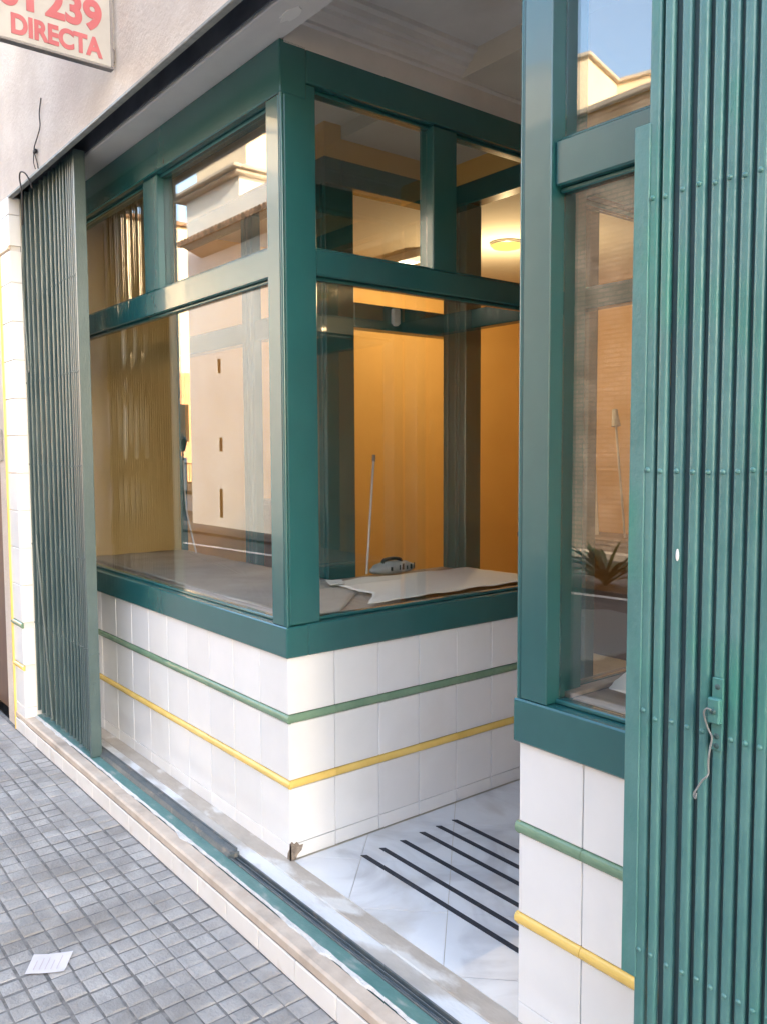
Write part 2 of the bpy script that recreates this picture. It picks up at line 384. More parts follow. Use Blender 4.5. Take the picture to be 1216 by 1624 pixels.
# ------------------------------------------------------------------ our building: facade, recess, shop room
H1 = 9.3
B = thing('shop_building', (0, 0, 0), 'beige plastered building with a recessed shopfront and step up from the pavement', 'building')
ZL = 2.752
b = MB()
b.box(-2.46, 4.6, -.25, -.2325, ZL, H1, .006); b.box(-2.46, 4.6, -.2325, -.002, 3.2, H1, 0)
b.build('facade_wall', 'stucco', B)
b = MB(); b.box(-14, -3.7, -.25, 3, G - .05, H1, .004); b.box(-3.7, -2.64, -.25, .69, 2.56, H1, .004); b.box(-2.64, -2.46, -.247, .6, G - .05, H1, .004)
b.box(4.6, 14, -.25, 3, G - .05, H1, .004)
b.each('side_wall', 'stucco', B)
b = MB(); b.box(-14, 14, .01, 7, 3.3, H1 - .02, 0); b.build('upper_storey', 'stucco', B)
# metal edge under the plaster, roller slot and soffit
b = MB()
b.box(-2.45, 4.6, -.2525, -.230, ZL - .008, ZL - .001, .002); b.box(-2.45, 4.6, -.2555, -.2505, ZL - .007, ZL + .004, .001)
b.each('lintel_edge', 'lintel', B)
b = MB(); b.box(-2.45, 4.6, -.2324, -.10, 2.86, 2.9, 0); b.box(-2.45, 4.6, -.2324, -.2295, ZL, 2.86, 0); b.box(-2.45, 4.6, -.126, -.121, 2.785, 2.86, 0)
b.each('gate_slot', 'dark', B)
b = MB(); b.box(-2.45, 4.6, -.121, .012, 2.772, 3.2, .004)
sf = b.build('soffit', 'soffit', B)
b = MB()
for i in range(14):
    a = 2 * math.pi * i / 14
b.prism([(.15 + .05 * math.cos(t * .449) * (1 + .3 * math.sin(3 * t)), -.05 + .022 * math.sin(t * .449)) for t in range(14)], 'z', 2.7695, 2.773)
b.build('filler_patch', 'whitewash', sf)
ce = MB().box(-.75, 1.85, .012, 1.46, 2.935, 3.2, .002).build('recess_ceiling', 'ceil', B)
b = MB()                                    # stepped plaster cornice over both bays' inner sides
prof = [(-.005, 2.762), (.004, 2.762), (.004, 2.838), (.014, 2.845), (.014, 2.856), (.030, 2.872), (.047, 2.880), (.052, 2.892), (.070, 2.897), (.078, 2.915), (.098, 2.921), (.102, 2.94), (-.005, 2.94)]
b.prism(prof, 'y', .013, 1.45); b.prism([(1.05 - p[0], p[1]) for p in prof][::-1], 'y', .013, 1.45)
b.each('cornice', 'ceil', ce)
MB().lathe([(.001, 0), (.006, 0), (.006, .004), (.001, .006)], (.47, .72, 2.930), 10).build('ceiling_hook', 'dark', ce)
# shop room behind
b = MB(); b.box(-2.85, -2.75, .8, 4.6, 0, 3.3, 0); b.box(-3.3, 3, 4.5, 4.6, 0, 3.3, 0); b.box(3, 3.1, .7, 4.6, 0, 3.3, 0)
b.box(-2.85, -2.36, .70, .8, 0, 3.3, 0); b.box(2.65, 3, .70, .8, 0, 3.3, 0)
b.each('inner_wall', 'ochre', B)
b = MB(); b.box(-2.46, -2.35, .0, .70, 0, 3.0, .003); b.box(2.62, 2.75, 0, .70, 0, 3.0, .003); b.each('display_end_wall', 'ochre_pale', B)
b = MB(); b.box(-3.2, 3, .8, 4.5, 2.85, 2.95, 0); b.build('shop_ceiling', 'inceil', B)
b = MB(); b.box(-2.35, -.04, .02, .80, 2.91, 2.96, 0); b.box(-.80, -.04, .80, 1.45, 2.91, 2.96, 0); b.box(1.09, 2.62, .02, 1.45, 2.91, 2.96, 0); b.each('display_ceiling', 'inceil', B)
MB().box(-3.2, 3, .012, 4.5, -.04, -.002, 0).build('shop_floor', 'floorin', B)
# step: stone nosing, tiled riser, worn stone threshold
st = MB().box(-2.46, 3.3, -.262, -.206, -.036, .001, .007).build('step_nosing', 'nosing', B)
b = MB()
xs = -2.462
k = 0
while xs < 3.2:
    b.box(xs + .001, xs + .206, -.2635, -.25, -.106, -.0375, .0015, .0006); xs += .2075
b.build('riser_tile', 'riser', B)
MB().box(-2.46, 3.3, -.258, -.1, -.2, -.03, 0).build('step_core', 'grout', B)
MB().box(-2.46, 3.3, -.118, -.052, -.06, .0, .003).build('threshold_stone', 'sillstone', B)
MB().box(-2.46, 3.3, -.0515, .017, -.06, .0005, .003).build('threshold_band', 'sillband', B)
b = MB()                                    # ragged white mortar along the track
pts = []; x = -2.44
while x < 2.4: pts.append(x); x += .012
lo = [(-.206 + .017 * noise.noise((x * 3.2, 1.3, 0)) + .011 * noise.noise((x * 11, 7, 0)) + .004 * noise.noise((x * 40, 2, 0))) for x in pts]
vs = []
for x, l in zip(pts, lo):
    zz = .004 + .004 * noise.noise((x * 20, 3, 1))
    l = min(l, -.2035)
    vs += [(x, l - .003, 0), (x, l, zz), (x, -.200, zz + .002), (x, -.200, 0)]
fs = []
for i in range(len(pts) - 1):
    for q in range(3): fs.append((i * 4 + q, i * 4 + 4 + q, i * 4 + 5 + q, i * 4 + 1 + q))
b.add(vs, fs); b.build('mortar_edge', 'mortar', B)
# entry floor: marble tiles laid on the diagonal, narrow joints
def clip(poly, nx, ny, d):
    out = []
    for i in range(len(poly)):
        p, q = poly[i], poly[(i + 1) % len(poly)]
        a, c = nx * p[0] + ny * p[1] - d, nx * q[0] + ny * q[1] - d
        if a <= 0: out.append(p)
        if (a < 0 < c) or (c < 0 < a):
            t = a / (a - c); out.append((p[0] + t * (q[0] - p[0]), p[1] + t * (q[1] - p[1])))
    return out
b = MB(); P_ = .315; r2 = math.sqrt(.5); off_u = (.342) * r2; off_v = -.05
for i in range(-6, 8):
    for j in range(-8, 8):
        u0, v0 = off_u + i * P_, off_v + j * P_; gp = .0011
        poly = []
        for (a, c) in ((gp, gp), (P_ - gp, gp), (P_ - gp, P_ - gp), (gp, P_ - gp)):
            u, v = u0 + a, v0 + c; poly.append(((u + v) * r2, (u - v) * r2))
        poly = poly[::-1]
        for cl in ((-1, 0, -.002), (1, 0, 1.052), (0, -1, -.0185), (0, 1, 1.47)):
            poly = clip(poly, *cl)
            if len(poly) < 3: break
        if len(poly) >= 3:
            z = U(-.0004, .0003)
            b.prism(poly, 'z', -.03, .0005 + z)
ef = b.build('entry_floor', 'marble', kind='structure')
MB().box(0, 1.05, .017, 1.46, -.05, -.0022, 0).build('entry_floor_bed', 'grout', kind='structure')
# anti-slip strips on the marble
strips = [((.119, .225), (.95, .231)), ((.116, .309), (.95, .315)), ((.116, .405), (.95, .410)), ((.104, .506), (.95, .506)), ((.103, .590), (.95, .588)), ((.102, .673), (.95, .672))]
names = ['nearest to the street', 'second from the street', 'third from the street', 'fourth from the street', 'fifth from the street', 'farthest from the street, nearest to the door']
first = None
for i, (p, q) in enumerate(strips):
    if first is None:
        b = MB(); b.prism([(.0, -.009), (.831, -.009), (.831, .009), (.012, .009)], 'z', .0012, .0036)
        first = b.build('anti_slip_strip', 'rubber'); o = first
    else:
        o = first.copy(); COL.objects.link(o)
    o.location = ((p[0] + .95) / 2, (p[1] + q[1]) / 2, .0012)
    tag(o, 'black anti-slip strip on the marble entry floor, ' + names[i], 'anti-slip strip', 'black anti-slip strips on the marble entry')

# tiled pilaster at the left of the gate
pl = thing('tiled_pilaster', (-2.36, -.25, G), 'narrow white tiled pilaster with yellow edge bead beside the left folding gate', 'pilaster')
MB().box(-2.455, -2.262, -.249, -.02, G, ZL, .002).build('pilaster_core', 'soffit', pl)
b = MB(); zs = [G, -.06, .055]
for (z0, z1) in ((-.10, .055), (.057, .256), (.288, .488), (.521, .72), (.722, .92), (.922, 1.12), (1.122, 1.32), (1.322, 1.52), (1.522, 1.715), (1.717, 1.915), (1.917, 2.115), (2.117, 2.315), (2.317, 2.478), (2.504, 2.66), (2.662, 2.75)):
    b.box(-2.432, -2.2615, -.258, -.247, z0 + .001, z1 - .001, .0015, .0005)
    b.box(-2.262, -2.2525, -.2565, -.20, z0 + .001, z1 - .001, .0015, .0005)
b.build('pilaster_tile', 'tile', pl)
def strip_prof(z0, z1, o, out): # half round
    zc, r = (z0 + z1) / 2, (z1 - z0) / 2
    return [(o + .004 * out * -1, z0)] + [(o + out * .010 * math.sin(math.pi * t / 8), zc - r * math.cos(math.pi * t / 8)) for t in range(9)] + [(o - .004 * out, z1)]
for (z0, z1, m) in ((.258, .286, 'yellow_strip'), (.490, .519, 'green_strip'), (2.479, 2.503, 'beige_strip')):
    MB().prism(strip_prof(z0, z1, -.257, -1), 'x', -2.45, -2.252).build('tile_strip', m, pl)
MB().tube([(-2.443, -.256, G), (-2.443, -.256, 2.75)], .011, 10).build('edge_bead', 'yellow_strip', pl)
# street door at far left
dr = thing('street_door', (-3.17, -.2, G), 'dark wooden street door at the left edge of the facade', 'door')
MB().box(-3.7, -2.64, -.19, -.12, G, 2.56, .003).build('door_leaf', 'doorwood', dr)
b = MB(); b.box(-2.72, -2.64, -.23, -.19, G, 2.56, .006); b.box(-3.7, -2.72, -.23, -.19, 2.48, 2.56, .006); b.each('door_frame', 'doorwood', dr)
ic = thing('intercom', (-2.60, -.26, 1.38), 'small grey intercom panel on the plaster beside the tiled pilaster', 'intercom')
MB().box(-2.64, -2.565, -.262, -.247, 1.385, 1.56, .004).build('panel', 'alu', ic)
b = MB()
for k in range(5): b.box(-2.628, -2.577, -.264, -.2622, 1.50 + .009 * k, 1.504 + .009 * k, .0006)
b.build('speaker_grille', 'blackrub', ic)
MB().lathe([(.001, -.006), (.007, -.006), (.008, 0)], (-2.602, -.2622, 1.43), 12, 'y').build('button', 'blackrub', ic)

# ------------------------------------------------------------------ display bays
LEVELS = [(.001, .054), (.056, .256), (.288, .488), (.521, .719)]
STRIPS = [(.258, .286, 'yellow_strip'), (.490, .519, 'green_strip')]

def bay(sgn, xc, xe, label, side_post, hm, mull_at):
    """display window: front face from xc to xe in the street plane, side face running back along the entry; sgn=+1 when the side faces +x"""
    t = thing('display_window', ((xc + xe) / 2, .7, 0), label, 'display window')
    d = -sgn                                  # direction from corner into the bay along x
    X = lambda a: xc + d * a                  # a = distance from the corner, inwards
    W = abs(xe - xc); D = 1.45
    base = MB()
    base.box(X(.016), xe, .0165, .10, 0, .72, 0)
    base.box(X(.016), X(.09), .10, D, 0, .72, 0)
    tb = base.build('tiled_base', 'grout', t)
    b = MB()
    n = int(math.ceil(W / .2))
    for (z0, z1) in LEVELS:
        for k in range(n):
            a, c = k * .2, min((k + 1) * .2, W)
            e = .007 if k == 0 else .001
            b.box(X(a + e), X(c - .0016), .006, .018, z0, z1, .0016, .0007)
        for k in range(int(math.ceil(D / .2))):
            a, c = k * .2, min((k + 1) * .2, D)
            e = .0065 if k == 0 else .001
            b.box(X(.006), X(.018), a + e, c - .0016, z0, z1, .0016, .0007)
    b.build('tile', 'tile', tb)
    for (z0, z1, m) in STRIPS:
        b = MB()
        for k in range(n):
            a, c = k * .2, min((k + 1) * .2, W); x1, x2 = X(a + (.0 if k == 0 else .0008)), X(c - .0008)
            pr = strip_prof(z0, z1, .007, -1)
            b.prism(pr, 'x', x1, x2)
        for k in range(int(math.ceil(D / .2))):
            a, c = k * .2, min((k + 1) * .2, D)
            pr = [(X(.007 + (p[0] - .007)), p[1]) for p in strip_prof(z0, z1, .007, -1)]
            b.prism(pr, 'y', a + (.002 if k == 0 else .0008), c - .0008)
        b.build('tile_strip', m, tb)
    # painted timber frame
    b = MB(); b.box(X(-.006), xe, -.006, .085, .721, .829, .004); b.build('sill', 'green', t)
    b = MB(); b.box(X(-.0055), X(.085), .0855, D, .721, .831, .004); b.build('sill', 'green', t)
    b = MB(); b.box(X(.013), X(.094), -.001, .07, .8295, 2.60, .0025)
    b.box(X(.0005), X(.07), .013, side_post, .8315, 2.655, .004)
    b.tube([(X(.006), .006, .83), (X(.006), .006, 2.66)], .0075, 12)
    b.build('corner_post', 'green', t)
    b = MB(); b.box(X(-.004), xe, -.004, .10, 2.602, 2.772, .004); b.each('head_beam', 'green', t)
    b = MB(); b.box(X(-.0035), X(.10), .1005, D, 2.657, 2.767, .004); b.each('head_beam', 'green', t)
    ft, fb = 2.124, 2.024
    b = MB(); b.box(X(.0945), xe, .012, .09, fb, ft, .004); b.each('rail', 'green', t)
    b = MB(); b.box(X(.008), X(.09), side_post + .0005, D - .05, 2.033, 2.120, .004); b.each('rail', 'green', t)
    if hm:
        b = MB(); b.box(X(hm[0]), X(hm[1]), .014, .09, ft + .0005, 2.6015, .004); b.build('mullion', 'green', t)
    b = MB(); b.box(X(.010), X(.09), mull_at[0], mull_at[1], 2.1205, 2.6565, .004); b.build('mullion', 'green', t)
    b = MB(); b.box(X(.002), X(.09), D - .05, D + .02, .8315, 2.657, .004); b.build('end_post', 'green', t)
    # glazing beads along the panes
    b = MB()
    for (z, s) in ((.8295, 1), (fb - .012, 1), (ft, 1), (2.59, 1)): b.box(X(.0945), xe, .030, .062, z, z + .012, .003)
    for (z, s) in ((.8315, 1), (2.021, 1), (2.1205, 1), (2.645, 1)): b.box(X(.030), X(.062), side_post + .0005, D - .0505, z, z + .012, .003)
    b.each('glazing_bead', 'green', t)
    e1 = .05
    b = MB(); b.box(X(.095), xe, .044, .049, .842, fb - .0125, 0); b.build('glass_pane', 'glass', t)
    hs = [.095] + (list(hm) if hm else []) + [W]
    for q in range(0, len(hs), 2):
        b = MB(); b.box(X(hs[q]), X(hs[q + 1]), .044, .049, ft + .0125, 2.589, 0); b.build('glass_pane', 'glass', t)
    b = MB(); b.box(X(.044), X(.049), side_post + .001, D - .051, .844, 2.0205, 0); b.build('glass_pane', 'glass', t)
    for (a, c) in ((side_post + .001, mull_at[0] - .0005), (mull_at[1] + .0005, D - .051)):
        b = MB(); b.box(X(.044), X(.049), a, c, 2.133, 2.6445, 0); b.build('glass_pane', 'glass', t)
    return t
LB = bay(+1, 0, -2.35, 'left display window with yellow interior, glazed on two sides above a white tiled base', .139, (1.02, 1.165), (.675, .80))
RB = bay(-1, 1.05, 2.62, 'right display window beside the right folding gate, partly hidden behind the gate bars', .16, None, (.675, .80))
# brown-grey dirt stain at the corner of the left base, as thin raised patches
pp = [(.0052, 0.0005), (.0052, .060), (.013, .068), (.022, .056), (.033, .062), (.044, .047), (.060, .046), (.052, .026), (.036, .015), (.028, .0005)]
b = MB(); b.prism(pp, 'x', -.0095, -.0052)
b.prism([(-.0095, .0005), (-.0052, .0005), (-.0052, .058), (-.011, .040), (-.022, .022), (-.026, .0005)], 'y', .0052, .0095)
b.each('corner_stain', 'corner_dirt', [c for c in LB.children if c.name.startswith('tiled_base')][0])
# platforms and back panels
b = MB(); b.box(-2.35, -.09, .10, .70, .78, .832, .003); b.box(-.77, -.09, .70, 1.44, .78, .832, .003)
b.each('platform', 'board', LB)
b = MB(); b.box(-2.35, -.77, .70, .72, 0, .82, .002); b.box(-.79, -.77, .72, 1.45, 0, .82, .002); b.each('platform_skirt', 'green', LB)
b = MB(); b.box(1.14, 2.62, .10, 1.44, .78, .83, .003); b.each('platform', 'board', RB)
b = MB(); b.box(1.075, 1.145, .0855, 1.44, .8312, .842, .002); b.build('glazing_rebate', 'board', RB)

# ------------------------------------------------------------------ partition between display and shop
pt = thing('shop_partition', (-1.0, .78, .0), 'dark green framed partition with ochre wall above, standing behind the display platforms', 'partition')
def post(x0, x1, y0, y1, z0=.82, z1=2.64, lines=None):
    b = MB(); b.box(x0, x1, y0, y1, z0, z1, .004)
    if lines:
        for l in lines: b.tube([(l, y0 - .001, z0), (l, y0 - .001, z1)], .0065, 8)
    b.build('post', 'green', pt)
post(-.865, -.770, .705, .865, lines=[-.80]); post(-.769, -.605, 1.42, 1.53, z0=.0, lines=[-.735, -.675, -.655])
post(-1.55, -1.43, .705, .755, lines=[-1.50, -1.46]); post(-2.35, -2.342, .705, .75)
post(.0, .102, 1.472, 1.54, z0=0); post(.945, 1.05, 1.472, 1.54, z0=0)
post(1.75, 1.86, 1.46, 1.54, z0=.8)
b = MB(); b.box(-2.35, -.772, .703, .80, 2.64, 2.758, .004); b.box(-.860, -.771, .80, 1.4495, 2.642, 2.757, .004); b.box(-.858, 2.9, 1.4505, 1.53, 2.641, 2.745, .004); b.each('head_beam', 'green', pt)
b = MB(); b.box(-2.336, -1.551, .71, .785, 2.0, 2.105, .004); b.box(-1.429, -.866, .71, .785, 2.0, 2.105, .004); b.box(-.855, -.7705, .866, 1.5, 2.01, 2.125, .004)
b.box(-.604, -.02, 1.457, 1.527, 2.035, 2.128, .004); b.box(-.01, 2.9, 1.457, 1.527, 2.036, 2.129, .004); b.each('rail', 'green', pt)
b = MB(); b.box(-2.35, -.775, .708, .80, 2.758, 3.0, 0); b.box(-.855, -.775, .80, 1.45, 2.757, 3.0, 0); b.box(-.855, 2.9, 1.456, 1.526, 2.745, 3.0, 0)
b.each('wall_band', 'ochre', pt)
ed = thing('entrance_door', (.93, 1.54, 0), 'frameless glass entrance door standing open at the back of the entry', 'door')
MB().box(.915, .940, 1.545, 2.36, .005, .095, .003).build('kick_rail', 'alu', ed)
MB().box(.9245, .9305, 1.545, 2.36, .0955, 2.03, 0).build('glass_pane', 'glass', ed)
MB().tube(smooth_pts([(.924, 2.29, .95), (.885, 2.29, .96), (.885, 2.29, 1.15), (.924, 2.29, 1.16)]), .009).build('handle', 'alu', ed)
ms = thing('motion_sensor', (-.765, 1.10, 2.045), 'small beige sensor box on the dark green rail inside the display', 'sensor')
MB().box(-.771, -.745, 1.08, 1.125, 2.04, 2.115, .006).build('housing', 'whitewash', ms)
MB().lathe([(.001, .0), (.012, 0), (.016, .006)], (-.757, 1.1025, 2.034), 10).build('sensor_lens', 'paper', ms)

# things in the display
def sheet(name, outline, z, mat, label, cat, rag=.006, wave=.004, thick=.0035, seg=26, curl=None, group=None):
    """sheet of board or paper: ragged outline, wavy surface, real thickness"""
    c = Vector((sum(p[0] for p in outline) / len(outline), sum(p[1] for p in outline) / len(outline)))
    edge = []
    for i in range(len(outline)):
        p, q = Vector(outline[i]), Vector(outline[(i + 1) % len(outline)]); n = max(2, int((q - p).length / .018))
        nrm = Vector((-(q - p).y, (q - p).x)).normalized()
        for k in range(n):
            w = p + (q - p) * k / n
            edge.append(w + nrm * (rag * noise.noise((w.x * 9, w.y * 9, z * 50)) + .4 * rag * noise.noise((w.x * 40, w.y * 40, 5))))
    rings = [1, .93, .8, .6, .4, .2]; vs, n = [], len(edge)
    def h(p, r):
        v = z + wave * (1 + noise.noise((p.x * 7, p.y * 7, z * 31))) + wave * .4 * noise.noise((p.x * 25, p.y * 25, 3))
        if curl and r > .9: v += curl * max(0, noise.noise((p.x * 6, p.y * 6, 11)))
        return v
    for r in rings:
        for e in edge:
            p = c + (e - c) * r; vs.append((p.x, p.y, h(p, r)))
    vs.append((c.x, c.y, h(c, 0))); fs = []
    for i in range(len(rings) - 1):
        for k in range(n): fs.append((i * n + k, i * n + (k + 1) % n, (i + 1) * n + (k + 1) % n, (i + 1) * n + k))
    l = (len(rings) - 1) * n
    for k in range(n): fs.append((l + k, l + (k + 1) % n, len(vs) - 1))
    m0 = len(vs); vs += [(p[0], p[1], p[2] - thick) for p in vs[:n]]
    for k in range(n): fs.append((m0 + k, m0 + (k + 1) % n, (k + 1) % n, k))
    o = MB().add(vs, fs, True).build(name, mat)
    return tag(o, label, cat, group)
sheet('cardboard_sheet', [(-2.33, .12), (-.10, .11), (-.10, .30), (-.42, .62), (-.80, .69), (-2.33, .695)], .8365, 'cardboard', 'flattened grey-brown cardboard covering the platform behind the left street window', 'cardboard', rag=.010, wave=.003)
sheet('paper_sheet', [(-.095, .42), (-.095, 1.38), (-.28, 1.425), (-.56, 1.40), (-.62, .82), (-.60, .60), (-.42, .57), (-.24, .56)], .848, 'paper', 'large cream paper sheet with torn edge lying on the platform by the entry window', 'paper', rag=.016, wave=.004, curl=.006)
sheet('paper_scrap', [(-.66, .60), (-.54, .56), (-.50, .60), (-.60, .66)], .852, 'paper', 'small crumpled cream paper scrap by the inner green post', 'paper', rag=.012, wave=.008, curl=.02)
sheet('paper_sheet', [(1.20, .16), (2.2, .14), (2.2, .95), (1.30, .95), (1.16, .50)], .842, 'paper', 'cream paper sheet on the platform of the right display window', 'paper', rag=.02, wave=.012, curl=.04)
sk = thing('broom_stick', (-.70, .88, .845), 'thin white stick leaning on the inner frame above the paper', 'stick')
MB().tube([(-.700, .875, .853), (-.762, .968, 1.395)], .0055, 10).build('shaft', 'stick', sk)
MB().tube([(-.762, .968, 1.38), (-.7648, .972, 1.412)], .0085, 10).build('tip', 'greywire', sk)  # stick end with its shadow put into the grey colour
bg = thing('cloth_bag', (-.72, 1.02, .84), 'small grey cloth bag with dark handle lying by the foot of the stick', 'bag')
def lump(cx, cy, cz, rx, ry, rz, n=18, m=10, seed=1, flat=0, amp=.12):
    vs, fs = [], []
    for i in range(m + 1):
        th = math.pi * i / m
        for k in range(n):
            ph = 2 * math.pi * k / n; d = Vector((math.sin(th) * math.cos(ph), math.sin(th) * math.sin(ph), math.cos(th)))
            s_ = 1 + amp * noise.noise(d * 2.2 + Vector((seed, seed, 0)))
            vs.append((cx + d.x * rx * s_, cy + d.y * ry * s_, max(cz + d.z * rz * s_, cz - rz * (1 - flat))))
    for i in range(m):
        for k in range(n): fs.append((i * n + k, (i + 1) * n + k, (i + 1) * n + (k + 1) % n, i * n + (k + 1) % n))
    return vs, fs
MB().add(*lump(-.700, 1.03, .868, .045, .135, .036, flat=.35), True).build('bag_body', 'greybag', bg)
b = MB(); b.tube(smooth_pts([(-.690, .96, .898), (-.690, .975, .912), (-.690, 1.03, .916), (-.690, 1.065, .909), (-.690, 1.075, .898)]), .009, 8); b.build('handle', 'blackrub', bg)
b = MB()
for k, (yy, w) in enumerate(((.985, .010), (1.035, .007), (1.055, .009), (1.08, .007), (1.105, .009), (1.125, .006))):
    b.box(-.6575 + .004 * (k % 2), -.652, yy, yy + w, .862, .880 + .006 * (k % 3), .001)
b.each('dark_marks', 'blackrub', bg)
cd = MB().tube(smooth_pts([(-2.28, .70, 1.38), (-2.24, .69, 1.12), (-2.16, .685, .95), (-2.05, .66, .845)]), .005, 8).build('white_cord', 'whitecord')
tag(cd, 'white cord hanging down to the cardboard at the back of the left window', 'cord')

# lamps, counters, sticks in the shop
lp = thing('ceiling_lamp', (-1.634, 2.80, 2.78), 'round glowing ceiling lamp inside the shop', 'lamp')
MB().lathe([(.001, 0), (.05, .003), (.095, .014), (.108, .03)], (-1.634, 2.80, 2.80), 28).build('lamp_glass', 'lampglow', lp)
MB().lathe([(.109, .03), (.114, .032), (.114, .05), (.001, .05)], (-1.634, 2.80, 2.80), 28).build('lamp_rim', 'alu', lp)
fl = thing('fluorescent_light', (-2.4, 2.46, 2.78), 'louvred fluorescent light fitting on the shop ceiling', 'lamp')
b = MB(); b.box(-2.56, -2.09, 2.42, 2.43, 2.795, 2.85, .002); b.box(-2.56, -2.09, 2.56, 2.57, 2.795, 2.85, .002); b.box(-2.575, -2.56, 2.42, 2.57, 2.795, 2.85, .002); b.box(-2.09, -2.075, 2.42, 2.57, 2.795, 2.85, .002); b.build('housing', 'whitewash', fl)
MB().box(-2.56, -2.09, 2.43, 2.56, 2.82, 2.835, 0).build('diffuser', 'tubeglow', fl)
b = MB()
for k in range(11): b.box(-2.54 + .04 * k, -2.537 + .04 * k, 2.431, 2.559, 2.797, 2.819, 0)
b.each('louvre', 'whitewash', fl)
ct = thing('shop_cabinet', (-2.58, 1.75, 0), 'tall narrow dark brown cabinet against the ochre left wall of the shop', 'cabinet')
MB().box(-2.745, -2.42, 1.45, 2.02, 0, 1.065, .006).build('carcass', 'counter', ct); MB().box(-2.745, -2.40, 1.43, 2.04, 1.066, 1.10, .006).build('top', 'counter', ct)
c2 = thing('low_counter', (-1.0, 3.3, 0), 'low dark counter standing across the shop opposite the entrance', 'counter')
MB().box(-1.9, .35, 3.28, 3.7, 0, .78, .006).build('carcass', 'counter', c2); MB().box(-1.93, .38, 3.24, 3.72, .781, .815, .006).build('top', 'counter', c2)
pk = MB().flat_bar((-1.36, 3.42, .82), (-1.47, 3.5, 1.52), .085, .02, (.4, -.9, 0)).build('plank', 'stick'); tag(pk, 'pale plank leaning on the ochre wall, seen through the right window', 'plank')
mp_ = thing('mop', (-1.1, 3.45, .82), 'thin mop handle with grey head leaning head up, seen through the right window', 'mop')
MB().tube([(-1.10, 3.44, .82), (-1.238, 3.5, 1.64)], .008, 8).build('handle', 'stick', mp_)
b = MB(); b.tube([(-1.232, 3.5, 1.60), (-1.243, 3.503, 1.66), (-1.25, 3.505, 1.72)], .032, 10, .018); b.build('mop_head', 'greybag', mp_)

# ------------------------------------------------------------------ folding gates
def channel(b, x, w, y0, y1, z0, z1):
    """rounded steel channel, front at y0 (street side)"""
    r = min(.0058, w * .32); pr = []
    for (cx, a0) in ((x - w / 2 + r, 180), (x + w / 2 - r, 270)):
        for k in range(4):
            a = R(a0 + 30 * k); pr.append((cx + r * math.cos(a), y0 + r + r * math.sin(a)))
    pr += [(x + w / 2, y1), (x - w / 2, y1)]
    b.prism(pr, 'z', z0, z1)

def gate(xs, rows, z0, z1, w, label, lean_side, lat_w, dep, rear, paint):
    lay = dep + .014
    t = thing('folding_gate', (sum(xs) / len(xs), -.165, 0), label, 'gate')
    bars = []
    yF = -.193
    for i, x in enumerate(xs):
        dy = U(-.0012, .0012); b = MB(); channel(b, x, w, yF + dy, yF + dep + dy, z0, z1)
        o = b.build('bar', paint, t); bars.append(o)
        b = MB()
        for z in rows:
            if z0 < z < z1:
                b.lathe([(.0004, -.0036), (.003, -.0031), (.0046, -.0014), (.005, .001)], (x - .001, yF + dy, z + U(-.003, .003)), 10, 'y')
        b.each('rivet', paint, o)
    rr = [z0 + .05] + list(rows) + [z1 - .05]
    for i in range(len(xs) - 1):
        b = MB()
        for k in range(len(rr) - 1):
            a, c = (xs[i], xs[i + 1]) if (i + k) % 2 else (xs[i + 1], xs[i])
            b.flat_bar((a, yF + lay, rr[k]), (c, yF + lay, rr[k + 1]), lat_w, .003, (0, 1, 0))
            if lean_side and k % 2: b.flat_bar((c, yF + lay + .0045, rr[k] + .03), (a, yF + lay + .0045, rr[k + 1] - .03), lat_w, .003, (0, 1, 0))
        b.build('lattice_strip', 'gate_dark', t)
        if rear(i):
            b = MB(); channel(b, (xs[i] + xs[i + 1]) / 2, min(.020, xs[i + 1] - xs[i] - .004), yF + dep + .0005, yF + dep + .0115, z0, z1); b.build('rear_channel', 'gate_rear', t)  # closes the gap between bars; the gap's shade is in its colour
    return t, bars, yF
xl = [-2.262, -2.190, -2.116, -2.029, -1.945, -1.871, -1.797, -1.735, -1.680, -1.630, -1.585, -1.545, -1.515, -1.488, -1.462, -1.44]
GL, lbars, yF = gate([-2.43, -2.345] + xl, (2.23, 1.80, 1.366, .94, .518), .03, 2.772, .0125, 'teal folding scissor gate pushed to the left end of the shopfront', True, .019, .022, lambda i: i not in (3, 4, 5, 6, 7, 8), 'gate_left')
b = MB(); b.box(-1.428, -1.415, -.1975, -.147, .008, 2.772, .002); b.build('end_stile', 'gate_left', GL)
b = MB(); b.box(-1.430, -1.4135, -.1985, -.146, .49, .50, .001); b.box(-1.4155, -1.413, -.18, -.16, .30, .36, .001); b.each('stile_clip', 'gate_left', GL)
b = MB(); b.flat_bar((-2.30, -.199, 2.74), (-2.19, -.199, 1.85), .018, .003, (0, 1, 0)); b.flat_bar((-2.16, -.199, 1.0), (-1.985, -.199, .05), .018, .003, (0, 1, 0)); b.each('loose_strip', 'gate_left', GL)
xr = [1.565, 1.597, 1.629, 1.657, 1.683, 1.709, 1.735, 1.760, 1.786, 1.812, 1.838, 1.864, 1.89, 1.916, 1.942]
GR, rbars, yF = gate(xr, (2.33, 1.87, 1.394, .944, .497), -.002, 2.80, .0185, 'teal folding scissor gate bunched at the right edge, close to the viewer', False, .018, .011, lambda i: True, 'gate')
b = MB(); channel(b, 1.5385, .022, -.193, -.178, -.002, 2.80); b.build('end_stile', 'gate', GR)
b = MB(); b.box(1.5015, 1.533, -.1955, -.1915, .44, 2.0, .0012); b.box(1.5015, 1.505, -.1915, -.160, .44, 2.0, .0012); b.build('lock_plate', 'gate', GR)
b = MB()
for z in (1.87, 1.394, .954, .497): b.lathe([(.0004, -.0036), (.003, -.0031), (.0046, -.0014), (.005, .001)], (1.5385, -.193, z), 10, 'y')
b.each('rivet', 'gate', GR)
